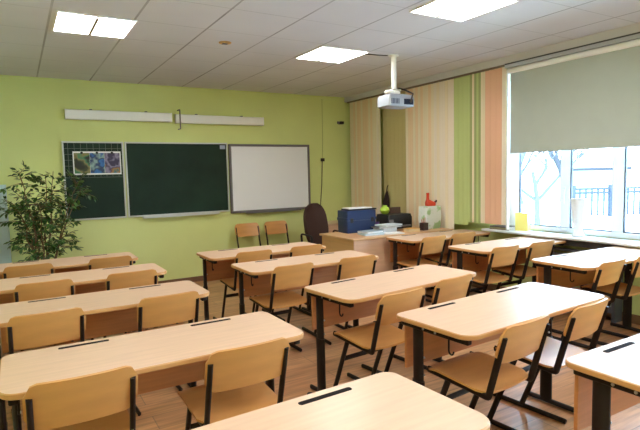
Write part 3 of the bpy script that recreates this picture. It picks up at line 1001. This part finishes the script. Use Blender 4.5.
# low wooden cabinet behind, in the corner
t = thing('low_cabinet', 'low light wooden cabinet against the green wall behind the blue case', 'cabinet', (4.42, 6.90, 0))
MB().box(-.30, .30, -.20, .20, .05, .70).build('body', M_TD, t, bevel=.003)
MB().box(-.32, .32, -.22, .22, .701, .725).build('top', M_TOP, t, bevel=.004)
MB().box(-.28, .28, -.18, .18, 0, .05).build('plinth', M_BASE, t)
for s in (-1, 1):
    d = MB().box(*sorted((s * .004, s * .296)), -.218, -.201, .07, .69).build('door', M_TD, t, bevel=.003)
    MB().tube([(s * .04, -.235, .42), (s * .04, -.235, .50)], .006, n=8).box(s * .04 - .004, s * .04 + .004, -.232, -.216, .424, .432).box(s * .04 - .004, s * .04 + .004, -.232, -.216, .488, .496).build('handle', M_GREYFR, d)

# ------------------------------------------------------------------ plant
def plant():
    t = thing('potted_plant', 'tall leafy green potted plant in the left front corner beside the chalkboard', 'plant', (.22, 6.45, 0))
    R = random.Random(21)
    MB().lathe([(0, .0), (.13, .0), (.145, .02), (.185, .32), (.195, .33), (.195, .36), (.175, .36), (.165, .32), (0, .31)], n=26).build('pot', mat('terracotta_pot', (.42, .19, .09), .7, var=.1), t)
    MB().lathe([(0, .30), (.166, .322), (.15, .333), (0, .345)], n=20).build('soil', mat('potting_soil', (.04, .028, .018), .9, bump=.4, bscale=80), t)
    st, lf = MB(), MB()
    tips = []
    stems = []
    for k in range(9):
        a = 2 * PI * k / 9 + R.uniform(-.3, .3)
        p = Vector((.06 * math.cos(a), .05 * math.sin(a), .33))
        reach = R.uniform(.10, .46)
        h = R.uniform(.88, 1.30)
        pts = [p]
        for i in range(1, 8):
            f = i / 7
            pts.append(Vector((p.x + math.cos(a) * reach * f ** 1.4 + R.uniform(-.02, .02), p.y + math.sin(a) * reach * .7 * f ** 1.4 + R.uniform(-.02, .02), .33 + h * f)))
        st.tube(pts, .011, n=6, taper=[1 - .75 * i / 7 for i in range(8)])
        for q in range(19):
            i = R.randint(2, 6)
            b0 = pts[i].lerp(pts[i + 1] if i < 7 else pts[i], R.random())
            d = Vector((R.uniform(-1, 1), R.uniform(-.8, .8), R.uniform(-.2, .75))).normalized()
            L = R.uniform(.10, .30)
            b1 = b0 + d * L * .5
            b2 = b0 + d * L + Vector((0, 0, -.08 * L))
            st.tube([b0, b1, b2], .0035, n=4, taper=[1, .8, .5])
            for _ in range(11):
                u = R.uniform(.2, 1.0)
                tips.append((b0.lerp(b2, u), d))
        for i in (5, 6, 7):
            for _ in range(5):
                tips.append((pts[i] + Vector((R.uniform(-.05, .05),) * 3), Vector((R.uniform(-1, 1), R.uniform(-1, 1), .4)).normalized()))
    for p, d in tips:
        ld = (d + Vector((R.uniform(-.9, .9), R.uniform(-.9, .9), R.uniform(-1.0, .25)))).normalized()
        L = R.uniform(.04, .078)
        Wd = L * R.uniform(.22, .30)
        sd = ld.cross(Vector((R.uniform(-.5, .5), R.uniform(-.5, .5), 1))).normalized()
        nn = sd.cross(ld).normalized()
        q0 = p + ld * .008
        if abs(q0.y) > .32 or q0.x < -.42:
            continue
        P = [q0, q0 + ld * L * .35 + sd * Wd - nn * .002, q0 + ld * L * .7 + sd * Wd * .7 - nn * .008, q0 + ld * L - nn * .018,
             q0 + ld * L * .7 - sd * Wd * .7 - nn * .008, q0 + ld * L * .35 - sd * Wd - nn * .002, q0 + ld * L * .5 - nn * .009]
        V = [lf.bm.verts.new(x) for x in P]
        lf.mi = R.choice((0, 0, 1))
        for i in range(6):
            lf.face([V[i], V[(i + 1) % 6], V[6]])
    st.build('stems', mat('brown_stems', (.16, .10, .05), .7), t)
    lf.build('foliage', [mat('dark_green_leaf', (.035, .095, .022), .4), mat('mid_green_leaf', (.075, .175, .035), .4)], t)
plant()

t = thing('cupboard', 'pale blue cupboard at the left photo edge behind the leafy plant', 'cupboard', (-.43, 7.06, 0))
M_PBLUE = mat('pale_blue_paint', (.52, .66, .72), .5)
MB().box(-.33, .33, -.08, .10, .06, 1.46).build('body', M_PBLUE, t, bevel=.006)
MB().box(-.31, .31, -.06, .09, 0, .06).build('plinth', M_BASE, t)
for s in (-1, 1):
    d = MB().box(*sorted((s * .004, s * .325)), -.098, -.081, .08, 1.44).build('door', M_PBLUE, t, bevel=.004)
    MB().tube([(s * .04, -.116, .75), (s * .04, -.116, .87)], .006, n=8).box(s * .04 - .004, s * .04 + .004, -.114, -.096, .755, .763).box(s * .04 - .004, s * .04 + .004, -.114, -.096, .857, .865).build('handle', M_ALU, d)

# ------------------------------------------------------------------ outside things
fa, fb = Vector((19.2, 12.4, -.5)), Vector((24.5, 9.6, -.5))
t = thing('fence', 'dark blue-grey iron railing in the snow beyond the window', 'fence', fa)
d = fb - fa
n_b = 24
for z in (.98, 1.14):
    MB().tube([Vector((0, 0, z)), d + Vector((0, 0, z))], .05, n=6).build('rail', M_FENCE, t)
for i in range(n_b + 1):
    p = d * i / n_b
    if i % 6 == 0:
        MB().box(p.x - .06, p.x + .06, p.y - .06, p.y + .06, 0, 1.3).build('post', M_FENCE, t, bevel=.01)
    else:
        MB().tube([p + Vector((0, 0, .05)), p + Vector((0, 0, 1.12))], .04, n=6).build('bar', M_FENCE, t)
t = thing('shed', 'low building with a snow covered roof far behind the iron railing', 'shed', (29, 17.6, -.5), math.radians(-32))
MB().box(-1.7, 1.7, 0, 3, 0, 1.9).build('wall', mat('blue_grey_render', (.35, .37, .40), .8), t)
MB().prism([(-2.0, -.4), (2.0, -.4), (2.0, 3.4), (-2.0, 3.4)], 1.9, 2.25).build('roof', M_SNOW, t)
MB().box(-2.0, 2.0, -.46, -.40, 1.80, 1.98).build('eaves_board', M_BARK, t)
tree('bare_tree', 20.6, 13.6, 6.5, 'dark bare winter tree behind the middle window pane', M_BARK, 3, depth=5, r0=.16)
tree('bare_tree', 30.0, 13.2, 6.0, 'dark bare winter tree behind the right window pane', M_BARK, 11, depth=4, r0=.2)
tree('frosted_tree', 14.5, 10.6, 4.6, 'pale hoarfrost tree behind the left window pane, nearer the salmon slats', M_BARKPALE, 5, depth=5, r0=.11)
tree('frosted_tree', 24.5, 19.0, 7.0, 'pale hoarfrost tree farther back behind the left window pane', M_BARKPALE, 8, depth=5, r0=.18)
